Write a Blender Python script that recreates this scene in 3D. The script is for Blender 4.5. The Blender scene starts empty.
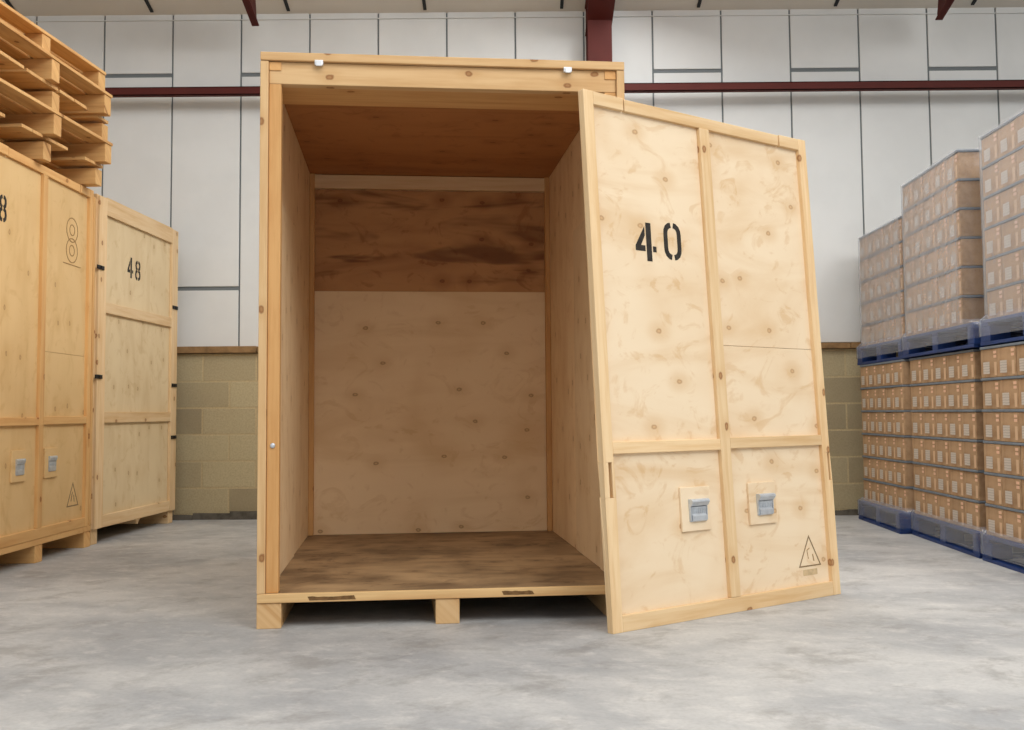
import bpy, bmesh, math, random
from mathutils import Vector, Matrix

random.seed(7)
C = bpy.context.scene.collection
SC = bpy.context.scene
R = math.radians

# ------------------------------------------------------------------ camera
F_PX, TILT, ROLL, PSI, HC = 1051.1, R(3.5257), R(0.4291), R(-0.2046), 0.879

def cam_dir(xn, yn):
    x = xn * math.cos(ROLL) + yn * math.sin(ROLL)
    y = -xn * math.sin(ROLL) + yn * math.cos(ROLL)
    d = math.cos(TILT) - y * math.sin(TILT)
    z = math.sin(TILT) + y * math.cos(TILT)
    return Vector((x * math.cos(PSI) + d * math.sin(PSI), -x * math.sin(PSI) + d * math.cos(PSI), z))

fw = cam_dir(0, 0)
rt = cam_dir(1, 0) - fw
up = cam_dir(0, 1) - fw
cd = bpy.data.cameras.new('camera')
cam = bpy.data.objects.new('camera', cd)
C.objects.link(cam)
m = Matrix((rt.normalized(), up.normalized(), -fw.normalized())).transposed().to_4x4()
m.translation = Vector((0, 0, HC))
cam.matrix_world = m
cd.sensor_fit = 'HORIZONTAL'
cd.sensor_width = 36.0
cd.lens = F_PX / 1024 * 36.0
cd.shift_y = -17.0 / 1024
cd.clip_start = 0.05
SC.camera = cam

# ------------------------------------------------------------------ world, lights, exposure
SC.view_settings.view_transform = 'Standard'
SC.view_settings.look = 'None'
SC.view_settings.exposure = 0.1
SC.view_settings.gamma = 1.0
SC.view_settings.use_curve_mapping = False

w = bpy.data.worlds.new('daylight')
SC.world = w
w.use_nodes = True
bg = w.node_tree.nodes['Background']
bg.inputs[0].default_value = (0.98, 0.99, 1.0, 1)
bg.inputs[1].default_value = 0.70

def area(name, loc, target, sx, sy, watts, col=(1, 0.995, 0.985)):
    l = bpy.data.lights.new(name, 'AREA')
    l.shape = 'RECTANGLE'
    l.size, l.size_y, l.energy, l.color = sx, sy, watts, col
    o = bpy.data.objects.new(name, l)
    C.objects.link(o)
    o.location = loc
    o.rotation_euler = (Vector(target) - Vector(loc)).to_track_quat('-Z', 'Y').to_euler()
    return o

area('roof_light_right', (6.6, -2.2, 7.7), (-1.5, 6.0, 0.8), 6.0, 3.5, 400)
area('roof_light_front', (0.5, 0.3, 7.0), (0.3, 3.0, 0.0), 8.0, 3.2, 235)
area('roof_light_mid', (0.3, 5.7, 5.1), (0.3, 4.6, 0.0), 12.0, 1.4, 120)
area('fill_light_rear', (1.0, 6.6, 4.75), (-0.6, 5.9, 0.0), 3.4, 1.6, 150)  # added fill that lifts the side crates and back wall, not a real rooflight

# ------------------------------------------------------------------ materials
def srgb(r, g, b):
    f = lambda c: (c / 255 / 12.92) if c / 255 <= 0.04045 else ((c / 255 + 0.055) / 1.055) ** 2.4
    return (f(r), f(g), f(b), 1)

class NT:
    def __init__(s, name):
        s.m = bpy.data.materials.new(name)
        s.m.use_nodes = True
        s.t = s.m.node_tree
        s.b = s.t.nodes['Principled BSDF']
        s.out = s.t.nodes['Material Output']
    def n(s, typ, **kw):
        nd = s.t.nodes.new(typ)
        for k, v in kw.items():
            setattr(nd, k, v)
        return nd
    def l(s, a, b):
        s.t.links.new(a, b)
    def math(s, op, a, b=None, c=None):
        nd = s.n('ShaderNodeMath', operation=op)
        for i, v in enumerate((a, b, c)):
            if v is None: continue
            if isinstance(v, (int, float)): nd.inputs[i].default_value = v
            else: s.l(v, nd.inputs[i])
        return nd.outputs[0]
    def mix(s, fac, a, b, mode='MIX'):
        nd = s.n('ShaderNodeMix', data_type='RGBA', blend_type=mode)
        for i, v in ((0, fac), (6, a), (7, b)):
            if isinstance(v, (int, float)): nd.inputs[i].default_value = v
            elif isinstance(v, tuple): nd.inputs[i].default_value = v
            else: s.l(v, nd.inputs[i])
        return nd.outputs[2]
    def step(s, v, a, b, x=0.0, y=1.0):
        nd = s.n('ShaderNodeMapRange', interpolation_type='SMOOTHSTEP')
        s.l(v, nd.inputs[0])
        for i, k in ((1, a), (2, b), (3, x), (4, y)): nd.inputs[i].default_value = k
        return nd.outputs[0]
    def noise(s, vec, scale, detail=3, rough=0.55, dist=0.0):
        nd = s.n('ShaderNodeTexNoise')
        if vec is not None: s.l(vec, nd.inputs['Vector'])
        nd.inputs['Scale'].default_value = scale
        nd.inputs['Detail'].default_value = detail
        nd.inputs['Roughness'].default_value = rough
        nd.inputs['Distortion'].default_value = dist
        return nd.outputs[0]
    def xyz(s, vec):
        nd = s.n('ShaderNodeSeparateXYZ'); s.l(vec, nd.inputs[0]); return nd.outputs
    def comb(s, x, y, z):
        nd = s.n('ShaderNodeCombineXYZ')
        for i, v in enumerate((x, y, z)):
            if isinstance(v, (int, float)): nd.inputs[i].default_value = v
            else: s.l(v, nd.inputs[i])
        return nd.outputs[0]
    def coord(s):
        return s.n('ShaderNodeTexCoord').outputs['Object']
    def bump(s, h, strength, dist=0.01):
        nd = s.n('ShaderNodeBump')
        nd.inputs['Strength'].default_value = strength
        nd.inputs['Distance'].default_value = dist
        s.l(h, nd.inputs['Height'])
        s.l(nd.outputs[0], s.b.inputs['Normal'])
    def fin(s, col=None, rough=0.6, metal=0.0, spec=0.3):
        if col is not None:
            if isinstance(col, tuple): s.b.inputs['Base Color'].default_value = col
            else: s.l(col, s.b.inputs['Base Color'])
        s.b.inputs['Roughness'].default_value = rough
        s.b.inputs['Metallic'].default_value = metal
        s.b.inputs['Specular IOR Level'].default_value = spec
        return s.m

_woods = {}
def wood(kind, axis, tint='pale'):
    """pine boards or plywood sheets, grain running along axis X, Y or Z of the thing"""
    key = (kind, axis, tint)
    if key in _woods: return _woods[key]
    T = {'pale': ((231, 202, 159), (210, 170, 118), (140, 86, 46)),
         'honey': ((224, 180, 120), (204, 150, 90), (140, 82, 40)),
         'pallet': ((218, 176, 118), (184, 134, 80), (120, 74, 36)),
         'sheet': ((234, 213, 182), (214, 180, 136), (160, 112, 68)),
         'sheethoney': ((226, 192, 138), (210, 172, 116), (150, 100, 54)),
         'lining': ((243, 214, 172), (224, 188, 140), (134, 84, 46)),
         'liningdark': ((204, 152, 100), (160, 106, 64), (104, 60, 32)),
         'edge': ((222, 186, 132), (196, 150, 98), (96, 70, 46)),
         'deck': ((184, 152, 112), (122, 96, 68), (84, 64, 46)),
         'paleshade': ((216, 180, 132), (194, 150, 98), (132, 82, 42)),  # same wood as pale, with the crate front's dimmer light put into the colour
         'honeyshade': ((214, 166, 108), (194, 140, 82), (136, 78, 38)),  # honey darkened likewise, shade on the open crate put into the tint
         'straw': ((228, 206, 166), (210, 182, 138), (150, 106, 64)),
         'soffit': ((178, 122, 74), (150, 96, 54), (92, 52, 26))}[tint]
    light, mid, dark = (srgb(*c) for c in T)
    s = NT('wood_%s_%s_%s' % (kind, axis.lower(), tint))
    x, y, z = s.xyz(s.coord())
    rnd = s.n('ShaderNodeObjectInfo').outputs['Random']
    off = s.math('MULTIPLY', rnd, 13.7)
    al, a1, a2 = {'X': (x, z, y), 'Y': (y, x, z), 'Z': (z, x, y)}[axis]
    across = s.math('ADD', s.math('ADD', a1, a2), off)
    vec = s.comb(s.math('MULTIPLY', across, 1.0), s.math('MULTIPLY', al, 0.06 if kind == 'pine' else 0.2), off)
    if kind == 'pine':
        g = s.noise(vec, 42, 4, 0.6, 0.3)
        g2 = s.noise(vec, 9, 2, 0.5, 0.5)
        fac = s.math('ADD', s.math('MULTIPLY', s.step(g, 0.35, 0.75), 0.55), s.math('MULTIPLY', s.step(g2, 0.4, 0.75), 0.5))
        vs, kr, keep = 5.0, 0.06, 0.55
    else:
        g = s.noise(vec, 3.4, 5, 0.55, 1.6)
        g2 = s.noise(s.comb(across, al, off), 1.7, 2, 0.5, 0.6)
        fac = s.math('ADD', s.math('MULTIPLY', s.step(g, 0.42, 0.78), 0.6), s.math('MULTIPLY', s.step(g2, 0.42, 0.8), 0.5))
        vs, kr, keep = 4.6, 0.05, 0.5
        flame = s.noise(s.comb(s.math('MULTIPLY', across, 1.3), al, off), 4.6, 4, 0.6, 2.2)
        fac = s.math('ADD', fac, s.step(flame, 0.54, 0.68, 0, 0.45))
    col = s.mix(fac, light, mid)
    vo = s.n('ShaderNodeTexVoronoi', voronoi_dimensions='2D')
    wob = s.math('MULTIPLY', s.noise(s.comb(across, al, 0.0), 30, 2), 0.012)
    s.l(s.comb(s.math('ADD', across, wob), s.math('MULTIPLY', s.math('ADD', al, wob), 0.7), 0.0), vo.inputs['Vector'])
    vo.inputs['Scale'].default_value = vs
    vo.inputs['Randomness'].default_value = 0.9 if kind == 'pine' else 0.8
    d = vo.outputs['Distance']
    sel = s.math('GREATER_THAN', s.xyz(vo.outputs['Color'])[0], keep)
    ply = kind == 'ply'
    halo = s.math('MULTIPLY', s.step(d, kr * (6.5 if ply else 4.5), kr, 0, 0.55 if ply else 0.35), sel)
    core = s.math('MULTIPLY', s.step(d, kr * 1.3, kr * 0.7, 0, 0.62 if ply else 0.85), sel)
    eye = s.math('MULTIPLY', s.step(d, kr * 0.75, kr * 0.3, 0, 0.7 if ply else 0.4), sel)
    col = s.mix(halo, col, mid)
    col = s.mix(core, col, dark)
    col = s.mix(eye, col, mid)
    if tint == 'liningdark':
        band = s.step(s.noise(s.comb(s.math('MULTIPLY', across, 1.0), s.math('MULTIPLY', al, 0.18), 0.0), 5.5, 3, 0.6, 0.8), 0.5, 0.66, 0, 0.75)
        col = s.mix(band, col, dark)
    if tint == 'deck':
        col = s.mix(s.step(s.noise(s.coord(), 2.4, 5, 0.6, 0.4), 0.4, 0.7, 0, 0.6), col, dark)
    val = s.n('ShaderNodeHueSaturation')
    s.l(s.math('ADD', s.math('MULTIPLY', rnd, 0.12), 0.94), val.inputs['Value'])
    s.l(col, val.inputs['Color'])
    s.bump(g, 0.12, 0.004)
    _woods[key] = s.fin(val.outputs[0], 0.62, 0, 0.25)
    return _woods[key]

def plain(name, rgb, rough=0.6, metal=0.0, spec=0.3, vary=0.0, scale=8):
    s = NT(name)
    c = srgb(*rgb)
    if vary:
        n = s.noise(s.coord(), scale, 4)
        d = tuple(k * (1 - vary) for k in c[:3]) + (1,)
        col = s.mix(s.step(n, 0.35, 0.7), c, d)
    else:
        col = c
    return s.fin(col, rough, metal, spec)

def mat_concrete():
    s = NT('floor_concrete')
    x, y, z = s.xyz(s.coord())
    v = s.comb(s.math('MULTIPLY', x, 0.55), y, 0.0)
    v = s.comb(s.math('ADD', s.math('MULTIPLY', x, 0.8), s.math('MULTIPLY', y, 0.25)), y, 0.0)
    a = s.noise(v, 1.3, 7, 0.66, 0.2)
    b = s.noise(v, 9.0, 6, 0.7, 0.2)
    c = s.noise(s.coord(), 60, 3, 0.6)
    col = s.mix(s.step(a, 0.34, 0.66), srgb(156, 157, 158), srgb(188, 187, 184))
    col = s.mix(s.step(b, 0.48, 0.72, 0, 0.45), col, srgb(212, 209, 203))
    d = s.noise(s.comb(s.math('ADD', x, s.math('MULTIPLY', y, -0.3)), y, 3.0), 4.6, 7, 0.72, 0.2)
    col = s.mix(s.step(d, 0.48, 0.68, 0, 0.5), col, srgb(128, 125, 121))
    col = s.mix(s.step(c, 0.4, 0.75, 0, 0.16), col, srgb(116, 112, 106))
    s.bump(b, 0.1, 0.01)
    return s.fin(col, 0.55, 0, 0.3)

def mat_blocks():
    s = NT('concrete_blockwork')
    x, y, z = s.xyz(s.coord())
    br = s.n('ShaderNodeTexBrick')
    br.offset = 0.5
    s.l(s.comb(s.math('ADD', x, 0.388), s.math('ADD', z, -0.039), 0.0), br.inputs['Vector'])
    br.inputs['Scale'].default_value = 1.0
    br.inputs['Brick Width'].default_value = 0.455
    br.inputs['Row Height'].default_value = 0.225
    br.inputs['Mortar Size'].default_value = 0.009
    br.inputs['Mortar Smooth'].default_value = 0.3
    br.inputs['Bias'].default_value = 0.0
    br.inputs['Color1'].default_value = srgb(188, 173, 138)
    br.inputs['Color2'].default_value = srgb(156, 142, 114)
    br.inputs['Mortar'].default_value = srgb(190, 170, 132)
    n = s.noise(s.coord(), 70, 3, 0.7)
    col = s.mix(s.step(n, 0.35, 0.7, 0, 0.35), br.outputs['Color'], srgb(132, 120, 88))
    n2 = s.noise(s.coord(), 4, 3)
    col = s.mix(s.step(n2, 0.4, 0.7, 0, 0.25), col, srgb(178, 166, 132))
    h = s.math('SUBTRACT', s.math('MULTIPLY', n, 0.4), br.outputs['Fac'])
    s.bump(h, 0.35, 0.008)
    return s.fin(col, 0.9, 0, 0.15)

def mat_film(name, thick, tone=(0.84, 0.85, 0.87, 1)):
    s = NT(name)
    s.t.nodes.remove(s.b)
    tr = s.n('ShaderNodeBsdfTransparent')
    tr.inputs[0].default_value = (0.93, 0.94, 0.96, 1)
    gl = s.n('ShaderNodeBsdfGlossy')
    gl.inputs['Color'].default_value = (0.95, 0.96, 1, 1)
    gl.inputs['Roughness'].default_value = 0.28
    df = s.n('ShaderNodeBsdfDiffuse')
    df.inputs['Color'].default_value = tone
    bp = s.n('ShaderNodeBump')
    bp.inputs['Strength'].default_value = 0.25
    bp.inputs['Distance'].default_value = 0.02
    x, y, z = s.xyz(s.coord())
    s.l(s.noise(s.comb(x, y, s.math('MULTIPLY', z, 3.0)), 5, 4, 0.6, 1.0), bp.inputs['Height'])
    s.l(bp.outputs[0], gl.inputs['Normal'])
    lw = s.n('ShaderNodeLayerWeight')
    lw.inputs['Blend'].default_value = 0.35
    s.l(bp.outputs[0], lw.inputs['Normal'])
    m1 = s.n('ShaderNodeMixShader'); m2 = s.n('ShaderNodeMixShader')
    s.l(tr.outputs[0], m1.inputs[1]); s.l(df.outputs[0], m1.inputs[2])
    s.l(s.math('ADD', s.math('MULTIPLY', lw.outputs['Facing'], 0.34 * thick), 0.05 * thick), m1.inputs[0])
    s.l(s.math('ADD', s.math('MULTIPLY', lw.outputs['Facing'], 0.10), 0.03), m2.inputs[0])
    s.l(m1.outputs[0], m2.inputs[1]); s.l(gl.outputs[0], m2.inputs[2])
    s.l(m2.outputs[0], s.out.inputs[0])
    return s.m

def mat_carton():
    s = NT('brown_cardboard')
    n = s.noise(s.coord(), 14, 3)
    rnd = s.n('ShaderNodeObjectInfo').outputs['Random']
    a, b = srgb(178, 146, 112), srgb(156, 124, 92)
    col = s.mix(s.step(n, 0.35, 0.7), a, b)
    v = s.n('ShaderNodeHueSaturation')
    s.l(s.math('ADD', s.math('MULTIPLY', rnd, 0.16), 0.92), v.inputs['Value'])
    s.l(col, v.inputs['Color'])
    return s.fin(v.outputs[0], 0.7, 0, 0.2)

def mat_label():
    s = NT('printed_label')
    x, y, z = s.xyz(s.coord())
    wv = s.n('ShaderNodeTexWave', bands_direction='Z')
    s.l(s.coord(), wv.inputs['Vector'])
    wv.inputs['Scale'].default_value = 22
    wv.inputs['Distortion'].default_value = 3
    return s.fin(s.mix(s.step(wv.outputs['Fac'], 0.6, 0.9, 0, 0.45), srgb(196, 186, 174), srgb(144, 134, 124)), 0.6)

CONCRETE = mat_concrete()
BLOCKS = mat_blocks()
FILM = mat_film('clear_stretch_film', 0.85)
FILM2 = mat_film('bunched_stretch_film', 0.8, (0.62, 0.65, 0.72, 1))
CARTON = mat_carton()
LABEL = mat_label()
PRINT = plain('pale_orange_print', (222, 182, 152), 0.6)
PRINT2 = plain('pale_buff_print', (206, 174, 140), 0.6)
CLAD = plain('white_cladding', (218, 219, 217), 0.55, 0, 0.25, 0.05, 2.5)
JOINT = plain('grey_joint', (112, 118, 120), 0.7)
CEIL = plain('grey_roof_lining', (214, 208, 198), 0.7, 0, 0.2, 0.05, 1.5)
SEAM = plain('dark_roof_seam', (44, 46, 48), 0.7)
REDSTEEL = plain('red_oxide_steel', (86, 34, 28), 0.6, 0.0, 0.2, 0.12, 5)
CAP = plain('weathered_capping', (150, 118, 80), 0.8, 0, 0.2, 0.4, 9)
DIRT = plain('dusty_wall_foot', (104, 98, 88), 0.95, 0, 0.1, 0.4, 14)
INK = plain('black_stencil_paint', (62, 58, 54), 0.8, 0, 0.1, 0.35, 40)
FAINT = plain('faded_stencil_line', (168, 132, 88), 0.85, 0, 0.1, 0.25, 60)
FAINTGREY = plain('faded_stencil_grey', (146, 122, 92), 0.85, 0, 0.1, 0.25, 60)
SMUDGE = plain('smudged_stencil_wash', (208, 182, 142), 0.85, 0, 0.1, 0.2, 40)
STEEL = plain('galvanised_steel', (206, 212, 218), 0.38, 0.55, 0.5, 0.15, 30)
ZINC = plain('bright_zinc', (226, 228, 230), 0.4, 0.55, 0.5)
SCUFF = plain('dark_scuffed_wood', (128, 96, 62), 0.8, 0, 0.15, 0.4, 40)
BLACK = plain('black_clip', (24, 22, 22), 0.5)
BLUE = plain('blue_pallet_paint', (28, 56, 112), 0.5, 0, 0.35, 0.3, 12)
SHEET = plain('blue_grey_layer_pad', (122, 129, 136), 0.7, 0, 0.2, 0.2, 10)
WHITEWALL = plain('painted_side_wall', (205, 202, 196), 0.7)

# ------------------------------------------------------------------ mesh helpers
class MB:
    def __init__(s):
        s.bm = bmesh.new()
    def box(s, x0, x1, y0, y1, z0, z1):
        v = [s.bm.verts.new(p) for p in ((x0, y0, z0), (x1, y0, z0), (x1, y1, z0), (x0, y1, z0),
                                         (x0, y0, z1), (x1, y0, z1), (x1, y1, z1), (x0, y1, z1))]
        for f in ((0, 3, 2, 1), (4, 5, 6, 7), (0, 1, 5, 4), (1, 2, 6, 5), (2, 3, 7, 6), (3, 0, 4, 7)):
            s.bm.faces.new([v[i] for i in f])
        return s
    def prism(s, pts, y0, y1):
        """polygon in x,z pushed through y0..y1"""
        a = [s.bm.verts.new((p[0], y0, p[1])) for p in pts]
        b = [s.bm.verts.new((p[0], y1, p[1])) for p in pts]
        n = len(pts)
        s.bm.faces.new(a); s.bm.faces.new(b[::-1])
        for i in range(n):
            s.bm.faces.new((a[i], b[i], b[(i + 1) % n], a[(i + 1) % n]))
        return s
    def extr(s, prof, x0, x1):
        """profile in y,z pushed along x"""
        a = [s.bm.verts.new((x0, p[0], p[1])) for p in prof]
        b = [s.bm.verts.new((x1, p[0], p[1])) for p in prof]
        n = len(prof)
        s.bm.faces.new(a); s.bm.faces.new(b[::-1])
        for i in range(n):
            s.bm.faces.new((a[i], b[i], b[(i + 1) % n], a[(i + 1) % n]))
        return s
    def stroke(s, path, wd, y0, y1, closed=False):
        """a painted line: a band of width wd along path in x,z"""
        n = len(path); L = []; Rr = []
        for i, p in enumerate(path):
            if closed: a, b = path[i - 1], path[(i + 1) % n]
            else: a, b = path[max(i - 1, 0)], path[min(i + 1, n - 1)]
            def un(u, v):
                d = math.hypot(v[0] - u[0], v[1] - u[1]) or 1
                return ((v[0] - u[0]) / d, (v[1] - u[1]) / d)
            d1 = un(a, p) if a != p else un(p, b)
            d2 = un(p, b) if b != p else d1
            tx, tz = d1[0] + d2[0], d1[1] + d2[1]
            k = math.hypot(tx, tz) or 1
            tx, tz = tx / k, tz / k
            cs = max(0.45, tx * d1[0] + tz * d1[1])
            h = wd / 2 / cs
            L.append((p[0] - tz * h, p[1] + tx * h)); Rr.append((p[0] + tz * h, p[1] - tx * h))
        rng = range(n) if closed else range(n - 1)
        f = [[s.bm.verts.new((q[0], yy, q[1])) for q in side] for yy in (y0, y1) for side in (L, Rr)]
        for i in rng:
            j = (i + 1) % n
            s.bm.faces.new((f[0][i], f[0][j], f[1][j], f[1][i]))
            s.bm.faces.new((f[2][i], f[3][i], f[3][j], f[2][j]))
            s.bm.faces.new((f[0][i], f[2][i], f[2][j], f[0][j]))
            s.bm.faces.new((f[1][i], f[1][j], f[3][j], f[3][i]))
        if not closed:
            for i in (0, n - 1):
                s.bm.faces.new((f[0][i], f[1][i], f[3][i], f[2][i]))
        return s
    def dome(s, x, y, z, r):
        mt = Matrix.Translation((x, y, z)) @ Matrix.Diagonal((1, 0.55, 1, 1))
        bmesh.ops.create_uvsphere(s.bm, u_segments=14, v_segments=8, radius=r, matrix=mt)
        return s
    def shift(s, dx, dy, dz):
        bmesh.ops.translate(s.bm, verts=s.bm.verts, vec=(dx, dy, dz)); return s

def obj(name, mb, mat, parent=None, bevel=0.0):
    bmesh.ops.recalc_face_normals(mb.bm, faces=mb.bm.faces)
    me = bpy.data.meshes.new(name)
    mb.bm.to_mesh(me); mb.bm.free()
    me.materials.append(mat)
    o = bpy.data.objects.new(name, me)
    C.objects.link(o)
    if parent is not None: o.parent = parent
    if bevel:
        b = o.modifiers.new('edge', 'BEVEL')
        b.width, b.segments, b.limit_method = bevel, 2, 'ANGLE'
    return o

def tag(o, label, cat, group=None):
    o['label'] = label; o['category'] = cat
    if group: o['group'] = group
    return o

def empty(name, loc, rz=0.0):
    o = bpy.data.objects.new(name, None)
    o.empty_display_size = 0.1
    C.objects.link(o)
    o.location = loc; o.rotation_euler = (0, 0, rz)
    return o

def copy_thing(src):
    r = src.copy(); C.objects.link(r)
    for ch in list(src.children):
        c = ch.copy(); C.objects.link(c); c.parent = r
        for g in list(ch.children):
            d = g.copy(); C.objects.link(d); d.parent = c
    return r

def struct(o):
    o['kind'] = 'structure'
    return o

# ------------------------------------------------------------------ the setting
YW = 8.93
XL, XR = -9.0, 9.0
struct(obj('floor', MB().box(-12, 12, -6, 11, -0.2, 0), CONCRETE))

wall = struct(obj('wall_back', MB().box(XL, XR, YW, YW + 0.22, 0, 1.40), BLOCKS))
mb = MB()
x = XL
while x < XR:
    wd = random.uniform(0.7, 1.6)
    mb.box(x, min(x + wd, XR) - 0.004, YW - 0.045, YW + 0.2, 1.402 + random.uniform(0, .003), 1.455 + random.uniform(-.006, .006))
    x += wd
struct(obj('trim_1', mb, CAP, None, 0.006))
bb = MB()
x = XL
while x < XR:
    wd = random.uniform(0.12, 0.35)
    h = random.uniform(0.035, 0.07)
    bb.prism([(x, 0), (x + wd, 0), (x + wd, h * random.uniform(.8, 1.1)), (x + wd * .5, h), (x, h * random.uniform(.8, 1.1))], YW - random.uniform(.03, .05), YW - 0.001)
    x += wd
struct(obj('baseboard_back', bb, DIRT))

# insulated cladding panels above the blockwork, with grey joints
PITCH, X0 = 0.5978, -3.570
clad = MB()
k0 = int((XL - X0) // PITCH) - 1
k = k0
while X0 + k * PITCH < XR:
    a, b = X0 + k * PITCH + 0.007, X0 + (k + 1) * PITCH - 0.007
    j = 3.835 if k % 2 == 0 else 1.965
    clad.box(a, b, YW + 0.05, YW + 0.13, 1.46, j - 0.017)
    clad.box(a, b, YW + 0.05, YW + 0.13, j + 0.017, 4.5)
    k += 1
struct(obj('cladding', clad, CLAD, wall, 0.004))
struct(obj('cladding_joint', MB().box(XL, XR, YW + 0.062, YW + 0.2, 1.46, 4.7), JOINT, wall))
struct(obj('trim_2', MB().box(XL, XR, YW + 0.036, YW + 0.049, 4.318, 4.324), CLAD))

SL = 0.28
def roof_z(y): return 4.388 + SL * (YW - y)
Y_R = 2.4
mb = MB()
mb.extr([(YW + 0.3, roof_z(YW + 0.3)), (Y_R, roof_z(Y_R)), (Y_R, roof_z(Y_R) + 0.1), (YW + 0.3, roof_z(YW + 0.3) + 0.1)], XL, XR)
ceiling = struct(obj('ceiling', mb, CEIL))
mb = MB()
for i in range(-5, 11):
    xs = -3.14 + 1.187 * i
    if XL < xs < XR:
        mb.extr([(YW, roof_z(YW) - 0.012), (Y_R, roof_z(Y_R) - 0.012), (Y_R, roof_z(Y_R) + 0.01), (YW, roof_z(YW) + 0.01)], xs - 0.014, xs + 0.014)
struct(obj('roof_seam', mb, SEAM, ceiling))
struct(obj('wall_left', MB().box(XL - 0.2, XL, -6, YW + 0.2, 0, 4.6), WHITEWALL))
struct(obj('wall_right', MB().box(XR, XR + 0.2, -6, YW + 0.2, 0, 4.6), WHITEWALL))

# red oxide steelwork: H-section column with its rafter, side rail, two lighter stays
mb = MB()
yc = YW - 0.02
mb.box(0.627, 0.832, yc - 0.22, yc - 0.205, 0, 4.36)
mb.box(0.627, 0.832, yc - 0.015, yc, 0, 4.36)
mb.box(0.724, 0.735, yc - 0.205, yc - 0.015, 0, 4.36)
col = struct(obj('steel_column', mb, REDSTEEL, None, 0.003))
mb = MB()
for zo0, zo1, xa, xb in ((-0.27, -0.255, 0.62, 0.84), (-0.03, -0.015, 0.62, 0.84), (-0.255, -0.03, 0.724, 0.736)):
    mb.extr([(yc, roof_z(yc) + zo0), (Y_R, roof_z(Y_R) + zo0), (Y_R, roof_z(Y_R) + zo1), (yc, roof_z(yc) + zo1)], xa, xb)
struct(obj('rafter', mb, REDSTEEL, col))
mb = MB()
mb.box(XL, 0.626, YW - 0.16, YW - 0.1, 3.658, 3.665).box(XL, 0.626, YW - 0.16, YW - 0.152, 3.595, 3.665)
mb.box(0.833, XR, YW - 0.16, YW - 0.1, 3.658, 3.665).box(0.833, XR, YW - 0.16, YW - 0.152, 3.595, 3.665)
mb.box(XL, 0.626, YW - 0.16, YW - 0.1, 3.595, 3.602).box(0.833, XR, YW - 0.16, YW - 0.1, 3.595, 3.602)
struct(obj('beam', mb, REDSTEEL))
for xs in (-2.16, 3.56):
    y1 = 8.62
    mb = MB()
    zb = lambda y: roof_z(y) - 0.345
    # angle section: sloping web with a bottom flange, square-cut foot
    mb.extr([(y1, zb(y1)), (Y_R, zb(Y_R)), (Y_R, zb(Y_R) + 0.225), (y1 - .03, zb(y1 - .03) + 0.225), (y1 + 0.02, zb(y1) + 0.06)], xs - 0.005, xs + 0.005)
    mb.extr([(y1, zb(y1)), (Y_R, zb(Y_R)), (Y_R, zb(Y_R) + 0.01), (y1, zb(y1) + 0.01)], xs - 0.03, xs + 0.03)
    struct(obj('rafter', mb, REDSTEEL, ceiling))

# ------------------------------------------------------------------ stencil figures (x to the right, z up, unit height)
def arc(cx, cz, rx, rz, a0, a1, n=8):
    return [(cx + rx * math.cos(R(a0 + (a1 - a0) * i / n)), cz + rz * math.sin(R(a0 + (a1 - a0) * i / n))) for i in range(n + 1)]

def figure(mb, ch, x, z, h, y0, y1, sx=1.0):
    T = lambda pts: [(x + p[0] * h * sx, z + p[1] * h) for p in pts]
    st = 0.145 * h
    if ch == '4':
        mb.prism(T([(0.30, 0), (0.44, 0), (0.44, 1), (0.30, 1)]), y0, y1)
        mb.prism(T([(0.0, 0.25), (0.265, 0.25), (0.265, 0.40), (0.15, 0.40), (0.265, 0.66), (0.265, 0.90), (0.0, 0.38)]), y0, y1)
        mb.prism(T([(0.475, 0.25), (0.57, 0.25), (0.57, 0.40), (0.475, 0.40)]), y0, y1)
    elif ch == '0':
        for sg in (1, -1):
            p = [(0.28 + sg * 0.04, 0.93)] + [(0.28 + sg * a, b) for a, b in ((0.10, 0.915), (0.165, 0.86), (0.2, 0.78), (0.21, 0.68), (0.21, 0.32), (0.2, 0.22), (0.165, 0.14), (0.10, 0.085))] + [(0.28 + sg * 0.04, 0.07)]
            mb.stroke(T(p), st, y0, y1)
    elif ch == '8':
        for sg in (1, -1):
            p = [(0.28 + sg * a, b) for a, b in ((0.04, 0.93), (0.11, 0.91), (0.17, 0.84), (0.185, 0.74), (0.16, 0.62), (0.05, 0.535))]
            mb.stroke(T(p), st, y0, y1)
            p = [(0.28 + sg * a, b) for a, b in ((0.05, 0.495), (0.17, 0.42), (0.205, 0.28), (0.185, 0.16), (0.12, 0.09), (0.04, 0.07))]
            mb.stroke(T(p), st, y0, y1)
    elif ch == '3':
        p = [(0.04, 0.80), (0.09, 0.89), (0.2, 0.93), (0.33, 0.9), (0.42, 0.8), (0.42, 0.66), (0.34, 0.56), (0.2, 0.52)]
        mb.stroke(T(p), st, y0, y1)
        p = [(0.24, 0.49), (0.38, 0.43), (0.45, 0.3), (0.42, 0.16), (0.33, 0.09), (0.2, 0.07), (0.08, 0.12), (0.03, 0.22)]
        mb.stroke(T(p), st, y0, y1)
    return mb

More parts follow.
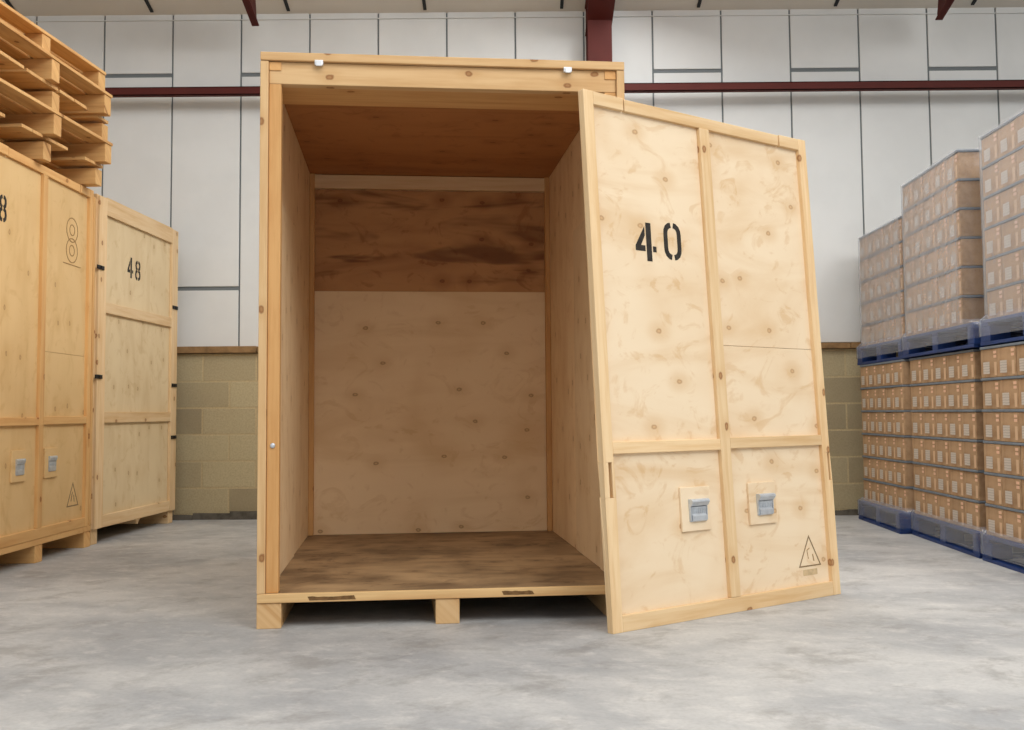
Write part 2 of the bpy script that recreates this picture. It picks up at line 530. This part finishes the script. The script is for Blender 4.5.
# ------------------------------------------------------------------ crate door: x across, y into, z up; front face at y = 0
def latch_mesh(a0, a1, z0, z1, y, flat=1.0):
    """folded sheet-steel recessed catch: back plate, rolled hood on top, dished tongue, turned-up bottom lip and cheeks"""
    mb = MB()
    r = 0.013
    hood = [(y, z1)] + [(y - r + r * math.cos(R(t)), z1 - r + r * math.sin(R(t))) for t in range(75, 181, 15)]
    mb.extr(hood + [(y - r, z1 - 0.030), (y - r + 0.003, z1 - 0.030), (y - r + 0.003, z1 - 0.016), (y, z1 - 0.006)], a0, a1)
    mb.box(a0 + 0.003, a1 - 0.003, y - 0.003, y, z0, z1 - 0.008)
    mb.extr([(y - 0.003, z1 - 0.03), (y - 0.010, z1 - 0.034), (y - 0.006, z0 + 0.034), (y - 0.012, z0 + 0.024), (y - 0.013, z0 + 0.004), (y - 0.009, z0), (y - 0.003, z0)], a0 + 0.010, a1 - 0.010)
    for q in (a0, a1 - 0.007):
        mb.extr([(y, z0 + 0.002), (y - 0.008, z0 + 0.006), (y - 0.010, z1 - 0.02), (y, z1 - 0.004)], q, q + 0.007)
    n = 7
    for i in range(n):
        q = a0 + 0.016 + (a1 - a0 - 0.038) * i / (n - 1)
        mb.box(q, q + 0.004, y - 0.0105, y - 0.003, z0 + 0.036, z1 - 0.036)
    for v in mb.bm.verts: v.co.y = y + (v.co.y - y) * flat
    return mb

def slotted_stile(a0, a1, z0, z1, y0, y1, ac, zs0, zs1, sw=0.018):
    mb = MB()
    mb.box(a0, a1, y0, y1, z0, zs0).box(a0, a1, y0, y1, zs1, z1)
    mb.box(a0, ac - sw / 2, y0, y1, zs0, zs1).box(ac + sw / 2, a1, y0, y1, zs0, zs1)
    bmesh.ops.remove_doubles(mb.bm, verts=mb.bm.verts, dist=1e-5)
    return mb

def build_door(root, W, L, k, t_frame, t_sheet, sub=None):
    """door parts under root; sub = the tint to use"""
    pine, sheet = sub
    th = 0.034
    rec = 0.021            # sheet lies this far behind the frame face
    B = 0.0025
    sw = 0.056 * k
    obj('stile', slotted_stile(0, sw, 0, L, 0, th, sw * 0.62, 0.54 * k, 0.685 * k), wood('pine', 'Z', pine), root, B)
    obj('stile', slotted_stile(W - sw, W, 0, L, 0, th, W - sw * 0.26, 0.55 * k, 0.685 * k, 0.014), wood('pine', 'Z', pine), root, B)
    mb = MB()
    xs = [sw + .0005, 0.235 * k, 1.28 * k, W - sw - .0005]
    for i in range(3):
        mb.box(xs[i] + (0.004 if i else 0), xs[i + 1] - (0.004 if i < 2 else 0), 0.001 + 0.002 * (i == 1), th, L - 0.058 * k, L - 0.001 - 0.003 * (i == 1))
    obj('top_rail', mb, wood('pine', 'X', pine), root, B)
    obj('bottom_rail', MB().box(sw + .0005, W - sw - .0005, 0.001, th, 0, 0.066 * k), wood('pine', 'X', pine), root, B)
    m0, m1 = 0.707 * k, 0.771 * k
    obj('mullion', MB().box(m0, m1, 0.0005, rec + 0.012, 0.0665 * k, L - 0.0585 * k), wood('pine', 'Z', pine), root, B)
    obj('middle_rail', MB().box(sw + .0005, m0 - .0005, 0.001, rec + 0.012, 0.718 * k, 0.768 * k), wood('pine', 'X', pine), root, B)
    obj('middle_rail', MB().box(m1 + .0005, W - sw - .0005, 0.001, rec + 0.012, 0.722 * k, 0.772 * k), wood('pine', 'X', pine), root, B)

def door_sheet(W, L, k):
    mb = MB()
    rec = 0.021
    sw = 0.056 * k
    mb.box(sw - 0.012, 0.741 * k, rec, rec + 0.012, 0.05, L - 0.05)
    mb.box(0.741 * k, W - sw + 0.012, rec, rec + 0.012, 0.05, 1.195 * k - 0.0012)
    mb.box(0.741 * k, W - sw + 0.012, rec + 0.0006, rec + 0.012, 1.195 * k + 0.0012, L - 0.05)
    return mb

def door_fittings(root, k, sheet, plate_parent=True, da=0.0):
    rec = 0.021
    for a0, a1, la, lb in ((0.440, 0.622, 0.484, 0.592), (0.880, 1.066, 0.928, 1.036)):
        a0, a1, la, lb = a0 + da, a1 + da, la + da, lb + da
        p = obj('latch_plate', MB().box(a0 * k, a1 * k, rec - 0.012, rec - 0.0002, 0.372 * k, 0.562 * k), wood('ply', 'X', sheet), root, 0.002)
        lt = obj('latch', latch_mesh(la * k, lb * k, 0.412 * k, 0.510 * k, rec - 0.0122, 1.0 if plate_parent else 0.5), STEEL, p if plate_parent else root)
        lt['label'] = 'galvanised steel catch'

def stamp_triangle(mb, k, w0=0.006):
    rec = 0.021
    mb.stroke([(1.216 * k, 0.152 * k), (1.372 * k, 0.152 * k), (1.298 * k, 0.290 * k)], w0, rec - 0.0012, rec - 0.0002, True)
    return mb

# ------------------------------------------------------------------ crates
def crate_body(root, W, H, D, pine, sheet, inner=True, roof_in=0.0, middle=True):
    """skids, deck, side, back and roof panels; x across, y into the crate, z up, front left foot at the origin"""
    B = 0.003
    for a0, a1 in ((0.0, 0.100), (W / 2 - 0.050, W / 2 + 0.050), (W - 0.100, W)):
        if not middle and 0 < a0 < W / 2: continue
        obj('skid', MB().box(a0, a1, 0.004, D - 0.004, 0, 0.104), wood('pine', 'Y', pine), root, B)
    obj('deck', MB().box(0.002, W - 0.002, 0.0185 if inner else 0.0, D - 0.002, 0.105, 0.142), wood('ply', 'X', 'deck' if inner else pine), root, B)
    if inner:
        obj('deck_edge', MB().box(0.001, W - 0.001, -0.002, 0.018, 0.105, 0.1422), wood('pine', 'X', 'edge'), root, B)
    for sgn, a in ((1, 0.0), (-1, W)):
        X = lambda u: a + sgn * u
        def bx(mb, u0, u1, *r):
            p, q = sorted((X(u0), X(u1))); return mb.box(p, q, *r)
        sp = obj('side_panel', bx(MB(), 0.022, 0.034, 0.036, D - 0.036, 0.143, H - 0.038), wood('ply', 'Z', 'lining' if inner else sheet), root)
        fr = MB()
        bx(fr, 0.0, 0.0345, 0.0, 0.034, 0.143, H - 0.0375)
        bx(fr, 0.0, 0.0345, D - 0.036, D - 0.002, 0.143, H - 0.0375)
        for zz in (0.143, 0.85, 1.62, H - 0.10):
            bx(fr, 0.0, 0.0215, 0.0345, D - 0.0365, zz, zz + 0.06)
        obj('side_frame', fr, wood('pine', 'Z', pine), sp, B)
        if inner:
            for b0, b1, tk in ((0.0645, 0.46, 0.046), (0.4605, 1.16, 0.040)):
                obj('side_board', bx(MB(), 0.0345, tk, b0, b1, 0.143, H - 0.55), wood('ply', 'Z', 'lining'), sp, 0.0015)
            obj('corner_post', bx(MB(), 0.0345, 0.066, D - 0.09, D - 0.050, 0.143, H - 0.04), wood('pine', 'Z', 'honeyshade'), root, B)
    obj('roof_panel', MB().box(0.0, W, -0.004 if inner else roof_in, D, H - 0.036, H), wood('pine', 'X', pine), root, B)
    back = MB().box(0.0, W, D - 0.034, D, 0.143, H - 0.0375)
    bk = obj('back_panel', back, wood('ply', 'X', 'lining' if inner else sheet), root)
    if inner:
        obj('lower_lining', MB().box(0.066, W - 0.066, D - 0.052, D - 0.0345, 0.143, 1.64), wood('ply', 'X', 'lining'), bk)
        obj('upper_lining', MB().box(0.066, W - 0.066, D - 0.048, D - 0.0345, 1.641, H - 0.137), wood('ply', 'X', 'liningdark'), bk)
        obj('back_batten', MB().box(0.045, W - 0.045, D - 0.085, D - 0.0525, H - 0.135, H - 0.05), wood('pine', 'X', 'lining'), bk, B)
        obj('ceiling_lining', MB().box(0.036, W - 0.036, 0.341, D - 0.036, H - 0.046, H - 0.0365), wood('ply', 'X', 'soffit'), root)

def front_frame(root, W, H, pine):
    B = 0.003
    y0 = 0.014
    for a0, a1 in ((0.0355, 0.087), (W - 0.087, W - 0.0355)):
        obj('front_post', MB().box(a0, a1, y0, y0 + 0.05, 0.143, (H - 0.133 - 0.0005)), wood('pine', 'Z', pine), root, B)

# --- the open crate in the middle
TH = R(6.39)
W0, H0, D0 = 1.569, 2.415, 2.163
main = tag(empty('storage_crate', (-1.0727, 4.3656, 0), TH), 'tall open plywood storage crate with its front removed, empty inside', 'crate')
crate_body(main, W0, H0, D0, 'paleshade', 'sheet', True)
front_frame(main, W0, H0, 'honeyshade')
obj('header', MB().box(0.0355, W0 - 0.0355, 0.014, 0.064, H0 - 0.133, H0 - 0.0375), wood('pine', 'X', 'paleshade'), main, 0.003)
for a in (0.036, W0 - 0.086):
    obj('corner_block', MB().box(a, a + 0.050, 0.009, 0.0138, H0 - 0.076, H0 - 0.0385), wood('pine', 'Y', 'honeyshade'), main, 0.002)
obj('header_soffit', MB().box(0.036, W0 - 0.036, 0.0645, 0.34, H0 - 0.125, H0 - 0.0375), wood('pine', 'X', 'honeyshade'), main, 0.003)
for a in (0.245, 1.317):
    cl = MB().box(a - 0.018, a + 0.018, -0.006, 0.0135, H0 - 0.052, H0 - 0.030).box(a - 0.012, a + 0.012, -0.012, -0.006, H0 - 0.058, H0 - 0.034)
    c = obj('clip', cl, ZINC, main, 0.002); c['label'] = 'small bright metal clip'
b = obj('bolt', MB().dome(0.060, 0.012, 0.75, 0.011), STEEL, main); b['label'] = 'round steel bolt head'

for a0, a1, z0 in ((0.215, 0.405, 0.112), (1.02, 1.15, 0.114)):
    pts = [(a0 + (a1 - a0) * i / 9, z0 + random.uniform(-.001, .001)) for i in range(10)] + [(a1 - (a1 - a0) * i / 9 - 0.008, z0 + 0.016 + random.uniform(-.002, .002)) for i in range(10)]
    obj('scuff_mark', MB().prism(pts, -0.0028, -0.0019), SCUFF, main)

# --- its door, leaning on the right front edge
KD = 0.9885
EDGE = 0.022
WD, LD = 1.509 * KD - EDGE, 2.257 * KD + 0.010
door = empty('crate_door', (0.364 * KD, 4.261 * KD, 0))
door.rotation_mode = 'XYZ'
dh, dl = R(36.976), R(3.689)
ch, sh, cl_, sl_ = math.cos(dh), math.sin(dh), math.cos(dl), math.sin(dl)
Ax = Vector((ch, sh, 0)); Hz = Vector((-sl_ * sh, sl_ * ch, cl_)); Ny = Hz.cross(Ax)
mm = Matrix((Ax, Ny, Hz)).transposed().to_4x4()
mm.translation = Vector((0.364 * KD, 4.261 * KD, 0.0)) + Ax * EDGE
door.matrix_world = mm
tag(door, 'detached plywood door stencilled 40, leaning against the open crate', 'door')
obj('sheet', door_sheet(WD, LD, KD), wood('ply', 'X', 'sheet'), door)
build_door(door, WD, LD, KD, 0, 0, ('pale', 'sheet'))
door_fittings(door, KD, 'sheet')
REC = 0.021
mb = MB()
figure(mb, '4', 0.273 * KD, 1.553 * KD, 0.172 * KD, REC - 0.0012, REC - 0.0002, 1.28)
obj('stencilled_digit', mb, INK, door)['label'] = 'black stencilled figure 4'
mb = MB()
figure(mb, '0', 0.446 * KD, 1.570 * KD, 0.170 * KD, REC - 0.0012, REC - 0.0002, 1.18)
obj('stencilled_digit', mb, INK, door)['label'] = 'black stencilled figure 0'
tri = obj('stencilled_triangle', stamp_triangle(MB(), KD), FAINTGREY, door)
mb = MB()
mb.stroke([(1.285 * KD, 0.185 * KD), (1.278 * KD, 0.225 * KD), (1.298 * KD, 0.235 * KD)], 0.004, REC - 0.0012, REC - 0.0002)
mb.stroke([(1.325 * KD, 0.172 * KD), (1.318 * KD, 0.205 * KD)], 0.006, REC - 0.0012, REC - 0.0002)
obj('triangle_symbol', mb, FAINT, tri)
obj('stencilled_strip', MB().box(1.24 * KD, 1.345 * KD, REC - 0.0009, REC - 0.0002, 0.108 * KD, 0.136 * KD), SMUDGE, door)

# --- the near crate of the row on the left, closed, its number half out of view
def side_crate(loc, rz, label):
    return tag(empty('storage_crate', loc, rz), label, 'crate', None)

WA, HA = 1.540, 2.42
near = side_crate((-2.885, 5.625, 0), R(90), 'honey coloured closed crate with double ring mark, loaded with bare pallets on top')
crate_body(near, WA, HA, 2.16, 'honey', 'sheethoney', False, 0.052)
for a0, a1 in ((0.0355, 0.055), (WA - 0.055, WA - 0.0355)):
    obj('front_post', MB().box(a0, a1, 0.008, 0.05, 0.143, HA - 0.002), wood('pine', 'Z', 'honey'), near, 0.003)
dr = obj('door', door_sheet(WA - 0.114, 2.274, 0.95), wood('ply', 'Z', 'sheethoney'), near)
dr.location = (0.057, -0.004, 0.143)
build_door(dr, WA - 0.114, 2.274, 0.95, 0, 0, ('honey', 'sheethoney'))
door_fittings(dr, 0.96, 'sheethoney', False, -0.07)
mb = MB()
fx = lambda a: a - 0.022
figure(mb, '3', fx(0.055), 1.980 - 0.143, 0.155, REC - 0.0012, REC - 0.0002, 1.0)
obj('stencilled_digit', mb, INK, dr)['label'] = 'black stencilled figure 3'
mb = MB()
figure(mb, '8', fx(0.180), 1.980 - 0.143, 0.155, REC - 0.0012, REC - 0.0002, 1.1)
obj('stencilled_digit', mb, INK, dr)['label'] = 'black stencilled figure 8'
mb = MB()
for cz in (2.095, 1.960):
    for rr in (0.086, 0.038):
        mb.stroke([(fx(1.160) + rr * math.cos(R(t)), cz - 0.143 + rr * 0.92 * math.sin(R(t))) for t in range(0, 360, 18)], 0.007, REC - 0.0012, REC - 0.0002, True)
mb.stroke([(fx(1.03), 1.866 - 0.143), (fx(1.30), 1.866 - 0.143)], 0.006, REC - 0.0012, REC - 0.0002)
obj('stencilled_rings', mb, FAINT, dr)
mb = MB()
mb.stroke([(fx(1.155), 0.295 - 0.143), (fx(1.325), 0.295 - 0.143), (fx(1.240), 0.440 - 0.143)], 0.008, REC - 0.0012, REC - 0.0002, True)
mb.stroke([(fx(1.215), 0.325 - 0.143), (fx(1.235), 0.385 - 0.143)], 0.008, REC - 0.0012, REC - 0.0002)
mb.stroke([(fx(1.265), 0.320 - 0.143), (fx(1.255), 0.365 - 0.143)], 0.008, REC - 0.0012, REC - 0.0002)
obj('stencilled_triangle', mb, FAINTGREY, dr)

# --- crate 48 beyond it
WB, HB = 1.50, 2.42
far = side_crate((-2.898, 7.205, 0), R(90 - 2.6), 'paler closed crate stencilled 48, standing between the honey crate and the block wall')
crate_body(far, WB, HB, 2.12, 'pale', 'sheet', False, 0.0, False)
fp = obj('front_panel', MB().box(0.034, WB - 0.034, 0.004, 0.016, 0.145, HB - 0.0375), wood('ply', 'Z', 'straw'), far)
for a0, a1 in ((0.006, 0.130), (WB - 0.130, WB - 0.006)):
    obj('front_post', MB().box(a0, a1, -0.020, 0.0035, 0.106, HB - 0.012), wood('pine', 'Z', 'pale'), far, 0.003)
for n, z0, z1 in (('top_rail', 2.292, HB - 0.002), ('middle_rail', 1.600, 1.676), ('middle_rail', 0.830, 0.906), ('bottom_rail', 0.106, 0.190)):
    obj(n, MB().box(0.1305, WB - 0.1305, -0.018, 0.0035, z0, z1), wood('pine', 'X', 'pale'), far, 0.003)
mb = MB()
figure(mb, '4', 0.535, 1.905, 0.155, 0.0026, 0.0038, 1.15)
obj('stencilled_digit', mb, INK, far)['label'] = 'black stencilled figure 4'
mb = MB()
figure(mb, '8', 0.672, 1.902, 0.150, 0.0026, 0.0038, 1.25)
obj('stencilled_digit', mb, INK, far)['label'] = 'black stencilled figure 8'
for a, zc in ((0.034, 1.906), (0.030, 1.148), (WB - 0.06, 1.765), (WB - 0.06, 1.125), (WB - 0.06, 0.70)):
    c = obj('clip', MB().box(a - 0.065, a + 0.04, -0.030, -0.0203, zc - 0.014, zc + 0.014).box(a - 0.02, a + 0.02, -0.036, -0.030, zc - 0.010, zc + 0.010), BLACK, far, 0.002)
    c['label'] = 'black metal clip'
lt = obj('skid_packer', MB().prism([(0.78, 0.075), (0.80, 0.06), (0.86, 0.1045), (0.76, 0.1045)], 0.01, 0.2), wood('pine', 'Y', 'pale'), far, 0.003)

# ------------------------------------------------------------------ bare pallets on the near crate
def wooden_pallet(corner, z, yaw, broken, label, LW=1.48, DP=1.05):
    """origin at the far front corner on the aisle side; x runs back towards the camera side, y into the stack"""
    H = 0.1435
    r = empty('wooden_pallet', (corner[0], corner[1], z), R(yaw))
    tag(r, label, 'pallet', 'bare pallets on the honey crate')
    # local x = along the aisle edge (world +y reversed), local y = away from the aisle
    for a0, a1 in ((-0.092, 0.0), (-LW / 2 - 0.046, -LW / 2 + 0.046), (-LW, -LW + 0.092)):
        obj('bearer', MB().box(a0, a1, 0.008, DP, 0.0, H - 0.0205), wood('pine', 'Y', 'pallet'), r, 0.003)
    if broken:
        # boards run inwards from the aisle edge, with gaps, on three thin stringers
        for s0, s1 in broken:
            n = max(1, round((s1 - s0) / 0.16)); wd = (s1 - s0) / n
            for i in range(n):
                q = -s0 - i * wd
                obj('deck_board', MB().box(q - wd + 0.003, q, random.uniform(0, .006), DP, H - 0.020, H - 0.0005), wood('pine', 'Y', 'pallet'), r, 0.002)
        for y0 in (0.26, DP / 2 + 0.02, DP - 0.15):
            obj('stringer', MB().box(-LW, 0.0, y0, y0 + 0.10, H - 0.036, H - 0.0205), wood('pine', 'X', 'pallet'), r, 0.002)
        for b in [c for c in r.children if c.name.startswith('bearer')]:
            for v in b.data.vertices:
                if v.co.z > 0.05: v.co.z = H - 0.0365
    else:
        y = 0.0
        while y + 0.09 <= DP + 0.001:
            wd = 0.12 if y == 0 else 0.098
            obj('deck_board', MB().box(-LW + random.uniform(-.008, .01), random.uniform(-.01, .006), y, min(y + wd, DP), H - 0.020, H - 0.0005), wood('pine', 'X', 'pallet'), r, 0.002)
            y += wd + 0.018
    return r

PST = (((-2.775, 6.995), 3.0, ((0, .26), (.49, .77), (.80, 1.05), (1.23, 1.48)), 'bare wooden pallet lying directly on the honey crate, lowest of five'),
       ((-2.700, 6.962), 3.0, None, 'bare wooden pallet second from the bottom of the pile of five'),
       ((-2.715, 6.935), 2.0, ((0, .17), (.32, .70), (.72, 1.10), (1.13, 1.48)), 'bare wooden pallet halfway up the pile of five, gaps along its edge'),
       ((-2.655, 6.825), 3.2, None, 'bare wooden pallet second from the top of the pile of five'),
       ((-2.685, 6.800), 4.6, None, 'bare wooden pallet crowning the pile of five, nothing stacked on it'))
for i, (c, yw, br, lab) in enumerate(PST):
    wooden_pallet(c, 2.42 + 0.1437 * i + 0.0005, 90 - yw, br, lab)

# ------------------------------------------------------------------ blue pallets of cartons on the right
def blue_pallet(name, p0, p1, z, label, DP=1.0):
    """p0 = far corner, p1 = near corner on the aisle face"""
    dx, dy = p1[0] - p0[0], p1[1] - p0[1]
    LW = math.hypot(dx, dy)
    r = empty(name, (p0[0], p0[1], z), math.atan2(dy, dx))
    tag(r, label, 'pallet', 'blue pallets under the cartons')
    H = 0.150
    bl = 0.10
    for a in (0.0, LW / 2 - bl / 2, LW - bl):
        obj('bottom_board', MB().box(a, a + bl, 0.0, DP, 0, 0.020), BLUE, r, 0.002) if a else None
        for yy in (0.0, DP / 2 - 0.06, DP - 0.12):
            obj('block', MB().box(a, a + bl + 0.03 * (a == 0), yy, yy + 0.12, 0.0205, H - 0.0405), BLUE, r, 0.004)
        obj('stringer', MB().box(a, a + bl, 0.0, DP, H - 0.040, H - 0.0205), BLUE, r, 0.002)
    obj('bottom_board', MB().box(0.0, LW, -0.002, 0.098, -0.0005 + 0.001, 0.0205), BLUE, r, 0.002)
    y = 0.0
    while y < DP - 0.05:
        obj('deck_board', MB().box(0.0, LW, y, min(y + 0.115, DP), H - 0.020, H), BLUE, r, 0.002)
        y += 0.147
    return r

CH, SHT = 0.1665, 0.0155
def carton_proto(wd, dep):
    me = MB().box(0.0015, wd - 0.0015, 0.0, dep, 0.0, CH - 0.001)
    o = obj('carton', me, CARTON, None, 0.004)
    obj('label', MB().box(wd * 0.16, wd * 0.52, -0.0012, 0.0, 0.022, 0.092), LABEL, o)
    obj('tape', MB().box(wd * 0.80, wd * 0.93, -0.0010, 0.0, 0.012, 0.088), PRINT2, o)
    pm = MB()
    for zz in (0.112, 0.136):
        pm.box(wd * 0.77, wd * 0.93, -0.0012, 0.0, zz, zz + 0.016)
    obj('printed_mark', pm, PRINT, o)
    return o

ORD = ['first', 'second', 'third', 'fourth', 'fifth', 'sixth']
LAY = ['bottom', 'second', 'third', 'fourth', 'fifth', 'top']
protos = {}
def load(c0, c1, zdeck, nlay, ncol, stack, dep=0.5):
    """cartons in layers from far corner c0 to near corner c1 on the aisle face, a grey pad over each layer"""
    dx, dy = c1[0] - c0[0], c1[1] - c0[1]
    LW = math.hypot(dx, dy)
    rz = math.atan2(dy, dx)
    wd = round(LW / ncol, 4)
    ux, uy = dx / LW, dy / LW
    vx, vy = -uy, ux
    z = zdeck + 0.0005
    for k in range(nlay):
        jit = random.uniform(-0.006, 0.006)
        layname = LAY[k] if k < nlay - 1 else 'top'
        for c in range(ncol):
            key = wd
            if key not in protos:
                protos[key] = carton_proto(wd, dep); o = protos[key]
            else:
                o = copy_thing(protos[key])
            a = c * wd + jit
            b = random.uniform(0.0, 0.006)
            o.location = (c0[0] + ux * a + vx * b, c0[1] + uy * a + vy * b, z)
            o.rotation_euler = (0, 0, rz)
            tag(o, 'brown carton %s from the wall, %s layer, %s' % (ORD[c], layname, stack), 'box', 'cartons on the %s' % stack)
        z += CH
        s = obj('layer_pad', MB().box(-0.002, LW + 0.002, -0.002, 0.98, 0.0, SHT - 0.0008), SHEET, None, 0.003)
        s.location = (c0[0], c0[1], z - 0.0003); s.rotation_euler = (0, 0, rz)
        tag(s, 'blue grey pad lying over the %s carton layer, %s' % (layname, stack), 'sheet', 'layer pads between the cartons')
        z += SHT
    return rz, LW, z

def outline(p0, p1, off, dep=0.99):
    """points round three sides of a load: far end, aisle face, near end; with outward normals"""
    dx, dy = p1[0] - p0[0], p1[1] - p0[1]
    L = math.hypot(dx, dy)
    u = Vector((dx / L, dy / L)); v = Vector((-u.y, u.x)); o = Vector(p0)
    pts = []
    for i in range(9): pts.append((o - u * off + v * (dep * (1 - i / 8) - (off if i == 8 else 0)), -u))
    for i in range(1, 25): pts.append((o + u * (-off + (L + 2 * off) * i / 24) - v * off, -v))
    for i in range(1, 9): pts.append((o + u * (L + off) + v * (dep * i / 8), u))
    return pts

def wrap(name, levels, label, mat, parent=None):
    """stretch film drawn through outlines at given heights, slightly puckered"""
    bm = bmesh.new()
    org = Vector((levels[0][1][0][0].x, levels[0][1][0][0].y, 0))
    rings = []
    for k in range(len(levels) - 1):
        (za, A), (zb_, B_) = levels[k], levels[k + 1]
        nz = max(1, int((zb_ - za) / 0.04))
        for j in range(nz + (1 if k == len(levels) - 2 else 0)):
            t = j / nz
            z = za + (zb_ - za) * t
            ring = []
            for i, ((pa, na), (pb, nb)) in enumerate(zip(A, B_)):
                p = pa.lerp(pb, t)
                wv = 0.0016 * math.sin(0.9 * i + 23 * z) + 0.0012 * math.sin(2.3 * i - 11 * z)
                ring.append(bm.verts.new((p.x + na.x * wv - org.x, p.y + na.y * wv - org.y, z)))
            rings.append(ring)
    for a, b in zip(rings, rings[1:]):
        for i in range(len(a) - 1):
            bm.faces.new((a[i], a[i + 1], b[i + 1], b[i]))
    mb = MB(); mb.bm.free(); mb.bm = bm
    o = obj(name, mb, mat, parent)
    for p in o.data.polygons: p.use_smooth = True
    if parent is None:
        o.location = org
        tag(o, label, 'plastic wrap', 'clear wraps round the pallet loads')
    else:
        o.location = org - parent.location
    return o

ZU = 1.2487
#        pallet far, pallet near, carton far, carton near, base z, layers, words
STK = (((2.770, 8.60), (2.715, 7.53), (2.800, 8.56), (2.775, 7.56), 0.0, 6, 'lower pallet nearest the wall'),
       ((2.790, 7.50), (2.725, 6.27), (2.800, 7.48), (2.760, 6.34), 0.0, 6, 'lower middle pallet'),
       ((2.715, 6.21), (2.690, 5.02), (2.735, 6.195), (2.720, 5.06), 0.0, 6, 'lower pallet nearest the camera'),
       ((2.840, 8.74), (2.820, 7.66), (2.872, 8.71), (2.850, 7.70), ZU, 5, 'upper pallet nearest the wall'),
       ((2.790, 7.58), (2.735, 6.27), (2.800, 7.52), (2.750, 6.454), ZU, 6, 'upper middle pallet'),
       ((2.735, 6.18), (2.720, 5.02), (2.770, 6.17), (2.750, 5.06), ZU, 6, 'upper pallet nearest the camera'))
for p0, p1, c0, c1, zb, nl, words in STK:
    up_ = words.startswith('upper')
    blue_pallet('blue_pallet', p0, p1, zb + (0.001 if up_ else 0), 'blue wooden pallet on the %s, the %s' % ('cartons below' if up_ else 'floor', words))
    rz, LW, zt = load(c0, c1, zb + 0.150 + (0.001 if up_ else 0), nl, 5, words)
    if up_:
        LO, PO = outline(c0, c1, 0.008), outline(p0, p1, 0.007)
        o = wrap('stretch_wrap', [(zb + 0.185, LO), (zt + 0.004, LO)], 'clear plastic film wrapped all round the cartons of the %s' % words, FILM)
        wrap('bunched_hem', [(zb + 0.055, PO), (zb + 0.150, PO), (zb + 0.184, LO)], '', FILM2, o)
    else:
        LO, PO = outline(c0, c1, 0.008), outline(p0, p1, 0.007)
        wrap('stretch_wrap', [(0.040, PO), (0.152, PO), (0.178, LO)], 'clear plastic film skirt round the foot of the %s' % words, FILM2)
